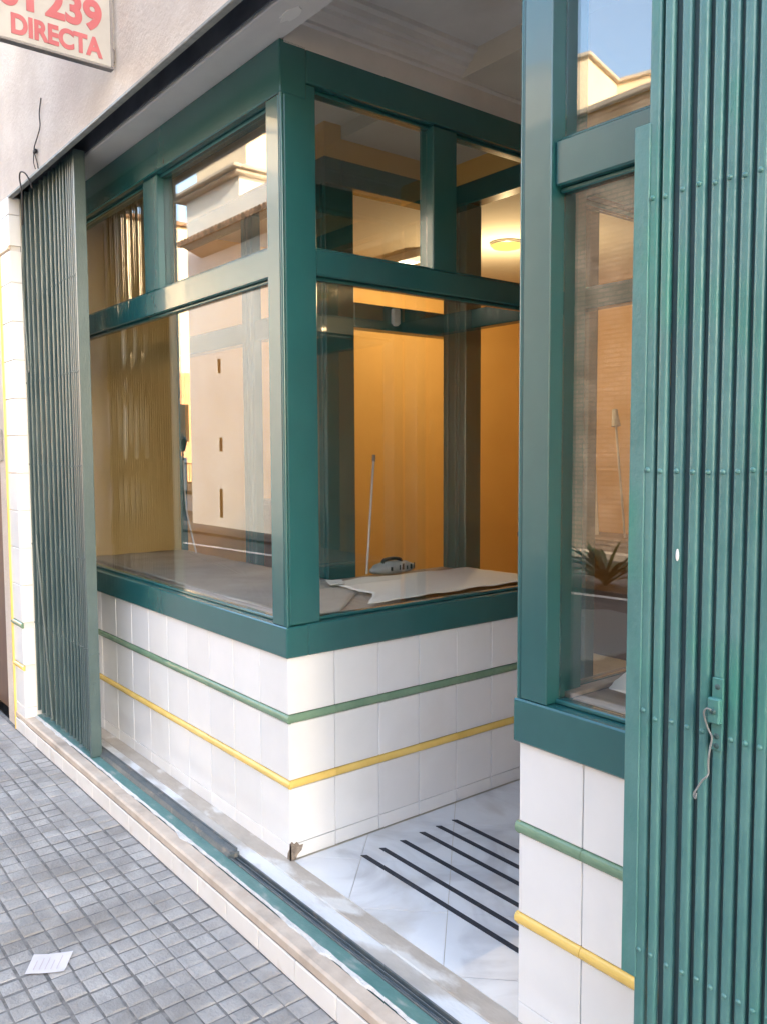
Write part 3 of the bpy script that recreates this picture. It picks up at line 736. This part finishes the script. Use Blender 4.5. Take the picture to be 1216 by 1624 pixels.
# hasp on the sixth bar and its loop of wire
hb = rbars[5]; hx = 1.685
b = MB(); b.box(hx - .010, hx + .010, -.1965, -.1925, .920, 1.045, .001); b.box(hx - .0125, hx + .0105, -.208, -.196, .968, 1.012, .0025)
b.build('hasp', 'gate', hb)
b = MB()
for z in (1.030, .945, .928): b.lathe([(.0004, -.002), (.0035, -.0018), (.0052, 0)], (hx, -.1965, z), 10, 'y')
b.lathe([(.001, -.004), (.004, -.004), (.005, 0)], (hx, -.208, .99), 10, 'y')
b.each('screw', 'gate_dark', hb)
w = MB().tube(smooth_pts([(1.684, -.210, .992), (1.676, -.213, .994), (1.670, -.212, .985), (1.671, -.206, .967), (1.674, -.203, .955), (1.680, -.202, .942), (1.677, -.203, .920), (1.675, -.203, .895), (1.676, -.203, .88), (1.674, -.206, .873), (1.666, -.204, .865), (1.656, -.203, .848), (1.650, -.204, .834), (1.654, -.205, .829), (1.655, -.204, .838)], 5), .0017, 6).build('wire_loop', 'greywire')
tag(w, 'thin twisted grey wire dangling from the hasp of the right folding gate', 'wire')
b = MB(); b.add(*lump(1.602, -.1935, 1.246, .0035, .0015, .011, 8, 6, 4), True); b.build('paint_chip', 'whitewash', rbars[1])

# floor track
tr = thing('floor_track', (0, -.16, 0), 'green steel gate track running along the threshold', 'track')
b = MB(); b.box(-2.46, 3.2, -.2005, -.157, -.02, .0055, .0015); b.build('base_plate', 'rail_green', tr)
b = MB(); b.box(-2.46, 3.2, -.157, -.119, -.03, -.004, 0); b.build('groove_bed', 'rust', tr)
b = MB(); b.box(-.16, 3.2, -.1575, -.1535, -.02, .011, .001); b.box(-.16, 3.2, -.1455, -.1425, -.02, .004, .001); b.box(-.16, 3.2, -.1235, -.1185, -.02, .011, .001); b.box(-.16, 3.2, -.1345, -.1315, -.02, .006, .001); b.each('track_rib', 'rust', tr)
b = MB(); b.prism([(-.158, .004), (-.150, .022), (-.124, .024), (-.118, .004)], 'x', -1.45, -.155); b.box(-2.45, -1.4505, -.156, -.119, .004, .022, .002); b.each('hinged_section', 'rust', tr)
b = MB(); b.box(-2.45, -.16, -.1225, -.1165, .0, .028, .001); b.box(-.153, -.146, -.16, -.117, 0, .020, .001); b.each('guard_edge', 'rust', tr)

# ------------------------------------------------------------------ sign and wires on the facade
sg = thing('projecting_sign', (-.75, -.26, 2.86), 'white projecting sign with red telephone number and lettering on the facade', 'sign')
YA, YB, ZA, ZB = -1.02, -.262, 2.86, 3.42
MB().box(-.779, -.752, YA + .01, YB - .008, ZA + .008, ZB - .008, .002).build('sign_panel', 'signface', sg)
b = MB()
for (y0, y1, z0, z1) in ((YA, YB, ZA, ZA + .007), (YA, YB, ZB - .007, ZB), (YA, YA + .010, ZA + .010, ZB - .010), (YB - .010, YB, ZA + .010, ZB - .010)): b.box(-.781, -.749, y0, y1, z0, z1, .001)
b.each('sign_frame', 'signframe', sg)
b = MB(); b.box(-.80, -.765, -.262, -.249, 2.895, 2.945, .003); b.box(-.80, -.765, -.262, -.249, 3.3, 3.35, .003); b.each('bracket', 'signframe', sg)
def sign_text(body, size, y_right, z0, width, m='signred', bold=.004):
    base = Matrix(((0, 0, 1, 0), (1, 0, 0, 0), (0, 1, 0, 0), (0, 0, 0, 1)))   # text x -> +y, text y -> +z, front -> +x
    o = text_mesh(body, size, M[m], sg, 'lettering', base, bold)
    ys = [v.co.y for v in o.data.vertices]; zs = [v.co.z for v in o.data.vertices]
    s = width / (max(ys) - min(ys)); zmin = min(zs); ymin = min(ys)
    g = ORG[sg]
    for v in o.data.vertices:
        v.co.y = (v.co.y - ymin) * s + y_right - width - g.y; v.co.z = v.co.z - zmin + z0 - g.z; v.co.x += -.7505 - g.x
    return o
sign_text('DIRECTA', .092, -.303, 2.887, .322)
sign_text('239', .140, -.303, 2.978, .205, bold=.006)
sign_text('01', .140, -.545, 2.978, .125, bold=.006)
def wire(pts, label, r=.0028):
    return tag(MB().tube(smooth_pts(pts, 6), r, 6).build('loose_wire', 'wire'), label, 'wire')
wire([(-1.664, -.253, 3.055), (-1.68, -.258, 2.99), (-1.668, -.26, 2.93), (-1.70, -.262, 2.895), (-1.757, -.262, 2.86), (-1.765, -.26, 2.835), (-1.745, -.256, 2.79), (-1.725, -.258, 2.755)], 'thin black wire running down the plaster above the left gate')
b = thing('cable_joint', (-1.757, -.258, 2.83), 'small dark cable joint hanging on the plaster above the left gate', 'cable joint')
MB().box(-1.775, -1.742, -.266, -.252, 2.832, 2.85, .004).build('joint_body', 'wire', b)
MB().tube(smooth_pts([(-1.77, -.262, 2.834), (-1.768, -.264, 2.79), (-1.752, -.262, 2.758)]), .0022, 6).build('lead', 'wire', b)
wire([(-1.99, -.262, 2.55), (-1.96, -.268, 2.60), (-1.94, -.275, 2.70), (-1.965, -.275, 2.762), (-1.93, -.28, 2.785), (-1.87, -.275, 2.765), (-1.845, -.262, 2.725), (-1.84, -.255, 2.69)], 'looped black cable sticking out over the top of the left gate', .0036)

# note on the pavement
nt_ = thing('paper_note', (-.098, -.79, G), 'small white printed paper lying flat on the grey pavement', 'paper')
b = MB(); cs = [(-.088, -.862), (-.170, -.813), (-.110, -.714), (-.028, -.768)]; nn = 8; vs = []
for i in range(nn + 1):
    for j in range(nn + 1):
        s_, t_ = i / nn, j / nn
        x = (1 - s_) * ((1 - t_) * cs[0][0] + t_ * cs[1][0]) + s_ * ((1 - t_) * cs[3][0] + t_ * cs[2][0])
        y = (1 - s_) * ((1 - t_) * cs[0][1] + t_ * cs[1][1]) + s_ * ((1 - t_) * cs[3][1] + t_ * cs[2][1])
        vs.append((x, y, G + .003 + .004 * (s_ - .4) ** 2 * 4 * abs(t_ - .3) + .0015 * noise.noise((x * 30, y * 30, 0))))
m0 = len(vs); vs += [(p[0], p[1], p[2] - .0006) for p in vs]
fs = [(i * (nn + 1) + j, (i + 1) * (nn + 1) + j, (i + 1) * (nn + 1) + j + 1, i * (nn + 1) + j + 1) for i in range(nn) for j in range(nn)]
fs += [tuple(k + m0 for k in f[::-1]) for f in fs]
b.add(vs, fs, True); nb_ = b.build('sheet', 'note', nt_)
b = MB()
for k in range(5):
    s_ = .18 + .15 * k
    p = [Vector((cs[0][0] + (cs[3][0] - cs[0][0]) * s_, cs[0][1] + (cs[3][1] - cs[0][1]) * s_)), Vector((cs[1][0] + (cs[2][0] - cs[1][0]) * s_, cs[1][1] + (cs[2][1] - cs[1][1]) * s_))]
    a, c = p[0].lerp(p[1], .12), p[0].lerp(p[1], U(.6, .88))
    b.flat_bar((a.x, a.y, G + .0062), (c.x, c.y, G + .0062), .0022, .0003, (0, 0, 1))
b.build('print_lines', 'print', nt_)

# ------------------------------------------------------------------ the other side of the street (seen in the glass)
F = G - .08
def wall_with_slots(b, x0, x1, y, z0, z1, depth, slots):
    """solid block whose street face at y has recessed slots (x, z, w, h)"""
    b.box(x0, x1, y - depth, y - .12, z0, z1, 0)
    xs = sorted({x0, x1, *[s[0] - s[2] / 2 for s in slots], *[s[0] + s[2] / 2 for s in slots]})
    zs = sorted({z0, z1, *[s[1] for s in slots], *[s[1] + s[3] for s in slots]})
    for i in range(len(xs) - 1):
        for j in range(len(zs) - 1):
            mx, mz = (xs[i] + xs[i + 1]) / 2, (zs[j] + zs[j + 1]) / 2
            if not any(abs(mx - s[0]) < s[2] / 2 and s[1] < mz < s[1] + s[3] for s in slots):
                b.box(xs[i], xs[i + 1], y - .12, y, zs[j], zs[j + 1], 0)
tw = thing('tower_building', (-12.5, -9, F), 'tall cream rendered building with slot windows across the street, mirrored in the left window', 'building')
slots = [(-13.85, 3.10, .16, .30), (-13.83, 1.44, .16, .30), (-13.86, .02, .17, .62), (-13.84, 4.72, .16, .28)]
b = MB(); wall_with_slots(b, -15.25, -9.4, -6.87, F - .1, 6.56, 4.5, slots)
b.box(-15.25, -12.85, -11.2, -6.872, 6.56, 7.02, 0); b.build('wall', 'cream', tw)
b = MB()
for s in slots: b.box(s[0] - s[2] / 2 + .01, s[0] + s[2] / 2 - .01, -6.93, -6.8735, s[1], s[1] + s[3], 0)  # dark panels almost flush with the wall stand in for shaded slots
b.each('slot_window', 'recess', tw)
b = MB(); b.box(-15.55, -12.55, -11.3, -6.60, 7.021, 7.09, .01); b.box(-15.45, -12.65, -11.25, -6.70, 6.95, 7.02, .01); b.each('cornice', 'trim', tw)
b = MB(); b.box(-15.2, -12.95, -11, -7.1, 7.09, 8.0, .01); b.box(-15.2, -14.0, -10, -7.3, 8.0, 8.9, .01); b.each('upper_stage', 'cream2', tw)
b = MB(); b.box(-15.25, -12.85, -11.1, -7.0, 8.001, 8.05, .005); b.box(-14.1, -13.6, -7.8, -7.3, 8.05, 8.35, .01); b.each('parapet', 'trim', tw)
b = MB(); b.box(-13.15, -13.0, -7.45, -7.3, 8.05, 8.45, .01); b.lathe([(.1, 0), (.1, .05), (.05, .16), (.001, .2)], (-13.08, -7.38, 8.45), 10); b.build('chimney', 'trim', tw)
cv = MB(); cv.prism([(-6.868, 5.62), (-6.868, 5.86), (-6.42, 5.82), (-6.42, 5.79)], 'x', -14.55, -10.2)
cv = cv.build('eave', 'trim', tw)
b = MB(); x = -14.6
while x < -10.2:
    b.tube([(x, -6.86, 5.93), (x, -6.36, 5.85)], .07, 8); x += .155
b.build('roof_tile', 'rooftile', cv)
bk = thing('brick_building', (0, -9.5, F), 'low old brick building across the street, mirrored in the right window', 'building')
b = MB(); b.box(-9.2, 9, -10.6, -8.80, F - .1, 6.42, 0); b.build('wall', 'brick', bk)
b = MB(); b.box(-9.3, 9.1, -10.7, -8.72, 6.421, 6.5, .01); b.build('coping', 'trim', bk)
hs = thing('gabled_house', (-7.41, -10.87, F), 'sunlit cream house rising behind the brick building', 'building')
b = MB(); b.box(-12, -7.41, -15.2, -10.87, F, 8.4, 0); b.box(-7.41, -6.55, -15.2, -12.25, F, 8.4, 0); b.box(-6.55, 2, -15.2, -12.30, F, 8.40, 0); b.build('wall', 'cream2', hs)
b = MB(); b.box(-12.1, -7.33, -15.3, -10.79, 8.401, 8.47, .01); b.box(-7.33, 2.1, -15.3, -12.17, 8.402, 8.472, .01); b.each('roof_edge', 'trim', hs)
b = MB(); b.box(-6.2, -5.9, -12.29, -12.22, 7.2, 8.0, 0); b.build('shutter', 'trim', hs)
hs.rotation_euler = (0, 0, R(-15))
oh = thing('orange_house', (-44, -18, F), 'orange and cream house at the far end of the street, lit by low sun', 'building')
MB().box(-48, -40, -27, -11.5, F, 5.7, 0).build('lower_wall', 'orange', oh)
MB().box(-48, -40.002, -27, -11.5, 5.701, 13.4, 0).build('upper_wall', 'cream2', oh)
MB().box(-48.2, -39.7, -27.2, -11.3, 13.401, 13.6, .02).build('roof_edge', 'rooftile', oh)
b = MB()
for k in range(4): b.box(-40.03, -39.97, -25 + 3.2 * k, -24 + 3.2 * k, 2.0, 4.0, .01)
b.each('window', 'recess', oh)
gw = thing('garden_wall', (-20, -8.6, F), 'low whitewashed garden wall with red coping and white pillars down the street', 'wall')
MB().box(-21.5, -15.6, -8.75, -8.55, F, .28, .01).build('wall', 'whitewash', gw); MB().box(-21.5, -15.6, -8.8, -8.5, .281, .36, .01).build('coping', 'pot', gw)
for k in range(2):
    MB().box(-21.3 + 1.53 * k, -21.15 + 1.53 * k, -8.72, -8.58, .361, 1.30, .01).each('pillar', 'whitewash', gw)
MB().box(-19.53, -19.38, -8.72, -8.58, .361, 1.28, .01).each('pillar', 'whitewash', gw)
b = MB()
for k in range(40): b.box(-21.5 + .148 * k, -21.485 + .148 * k, -8.66, -8.645, .361, 1.1, 0)
b.box(-21.5, -15.6, -8.665, -8.64, 1.1, 1.13, 0); b.build('railing', 'iron', gw)
ln = thing('street_lantern', (-18.75, -8.3, F), 'black four-sided street lantern on a slim post by the garden wall', 'street lamp')
MB().tube([(-18.75, -8.3, F), (-18.75, -8.3, 1.45)], .035, 10, .022).build('post', 'iron', ln)
b = MB(); b.lathe([(.06, 0), (.14, .30), (.16, .31), (.05, .42), (.02, .43), (.02, .5)], (-18.75, -8.3, 1.45), 4); b.build('lantern', 'iron', ln)
# plant and bollard by the road edge
ag = thing('potted_plant', (-3.70, -6.45, F), 'dark strap-leaved plant at the road edge, mirrored in the right window', 'plant')
MB().lathe([(.001, 0), (.09, 0), (.10, .05), (.11, .06), (.10, .06), (.001, .055)], (-3.53, -6.40, F), 18).build('pot', 'pot', ag)
b = MB()
for k in range(38):
    a = U(0, 2 * math.pi); ln_ = U(.5, .9); el = U(.2, 1.3); wd = U(.034, .058)
    d = Vector((math.cos(a), math.sin(a), 0)); sd = Vector((-d.y, d.x, 0)); base = Vector((-3.53, -6.40, F + .05 + U(0, .16))); vs = []
    droop = U(.15, .5)
    for i in range(8):
        t = i / 7; p = base + d * ln_ * t * math.cos(el) + Vector((0, 0, ln_ * (t * math.sin(el) - droop * t ** 2.4)))
        ww = wd * math.sin(math.pi * (.12 + .88 * t) ** .8) + .004
        vs += [p - sd * ww, p + Vector((0, 0, -ww * .35)), p + sd * ww]
    fs = []
    for i in range(7):
        for q in (0, 1): fs.append((i * 3 + q, i * 3 + q + 1, i * 3 + q + 4, i * 3 + q + 3))
    b.add(vs, fs, True)
b.build('leaf', 'leaf', ag)
bo = thing('bollard', (-4.72, -6.9, F), 'dark iron bollard at the road edge, mirrored beside the plant', 'bollard')
MB().lathe([(.001, 0), (.09, 0), (.09, .06), (.055, .1), (.05, .62), (.07, .64), (.07, .68), (.05, .72), (.06, .78), (.03, .83), (.001, .84)], (-4.72, -6.9, F), 16).build('post', 'iron', bo)
# unseen rest of the street; left block kept low, right block added for shade
nb = thing('low_unseen_neighbour', (-24, 1, F), 'unseen plastered neighbour house to the left, kept low to let sun through', 'building')
MB().box(-40, -14.001, -.25, 6, F, 5.2, 0).build('wall', 'stucco', nb); MB().box(-40, -14.0, -.45, 6, 5.2, 5.3, .01).each('roof_edge', 'rooftile', nb)
tr_ = thing('unseen_shade_block', (27, 3, F), 'long unseen plastered block added on our side to shade the street', 'building')
MB().box(14.001, 46, -.25, 6, F, H1, 0).build('wall', 'stucco', tr_); MB().box(14.002, 46.1, -.4, 6.1, H1, H1 + .1, .01).build('roof_edge', 'rooftile', tr_)
rb = thing('corner_house', (14, -10, F), 'cream house across the street, standing right of the brick building', 'building')
MB().box(9.2, 24, -14, -9.4, F, 6.4, 0).build('wall', 'cream2', rb); MB().box(9.1, 24.1, -14.1, -9.2, 6.4, 6.5, .01).each('roof_edge', 'rooftile', rb)

# ------------------------------------------------------------------ light
EL, AZ = R(19), R(77)
sd = Vector((math.sin(AZ) * math.cos(EL), math.cos(AZ) * math.cos(EL), math.sin(EL)))
L_ = bpy.data.lights.new('sun', 'SUN'); L_.energy = 2.5; L_.angle = R(.6); L_.color = (1, .90, .75)
so = bpy.data.objects.new('sun', L_); COL.objects.link(so); so.rotation_euler = sd.to_track_quat('Z', 'Y').to_euler(); so.location = (0, 5, 20)
wd_ = bpy.data.worlds.new('World'); S.world = wd_; wd_.use_nodes = True
nt = wd_.node_tree; bgn = nt.nodes['Background']
sk_ = nt.nodes.new('ShaderNodeTexSky'); sk_.sky_type = 'NISHITA'; sk_.sun_disc = False
sk_.sun_elevation = EL; sk_.sun_rotation = AZ; sk_.air_density = 1.0; sk_.dust_density = 2.6; sk_.ozone_density = .4
nt.links.new(sk_.outputs[0], bgn.inputs[0]); bgn.inputs[1].default_value = .15
def lamp(name, kind, loc, e, c, **kw):
    l = bpy.data.lights.new(name, kind); l.energy = e; l.color = c
    for k, v in kw.items(): setattr(l, k, v)
    o = bpy.data.objects.new(name, l); COL.objects.link(o); o.location = loc; return o
lamp('ceiling_lamp_light', 'POINT', (-1.634, 2.80, 2.52), 5.4, (1, .70, .36), shadow_soft_size=0)
lamp('fluorescent_light_glow', 'POINT', (-2.32, 2.495, 2.78), .35, (1, .84, .58), shadow_soft_size=0)

# ------------------------------------------------------------------ camera
cam = bpy.data.cameras.new('camera'); co = bpy.data.objects.new('camera', cam); COL.objects.link(co)
f, yaw, pitch, roll = 1332.21, .6701, .0721, -.0043
v = Vector((-math.cos(yaw) * math.cos(pitch), math.sin(yaw) * math.cos(pitch), -math.sin(pitch)))
r = v.cross(Vector((0, 0, 1))).normalized(); u = r.cross(v)
r, u = r * math.cos(roll) + u * math.sin(roll), -r * math.sin(roll) + u * math.cos(roll)
mat = Matrix((r, u, -v)).transposed().to_4x4(); mat.translation = (2.4264, -1.5008, 1.4290)
co.matrix_world = mat
cam.sensor_fit = 'HORIZONTAL'; cam.sensor_width = 36; cam.lens = 36 * f / 1216; cam.clip_end = 500; cam.clip_start = .02
S.camera = co
S.render.engine = 'CYCLES'
S.cycles.transparent_max_bounces = 32; S.cycles.max_bounces = 10; S.cycles.diffuse_bounces = 6; S.cycles.glossy_bounces = 6
S.cycles.sample_clamp_indirect = 6
S.cycles.use_denoising = True
S.view_settings.view_transform = 'Standard'; S.view_settings.look = 'None'; S.view_settings.exposure = 3.1; S.view_settings.gamma = 1
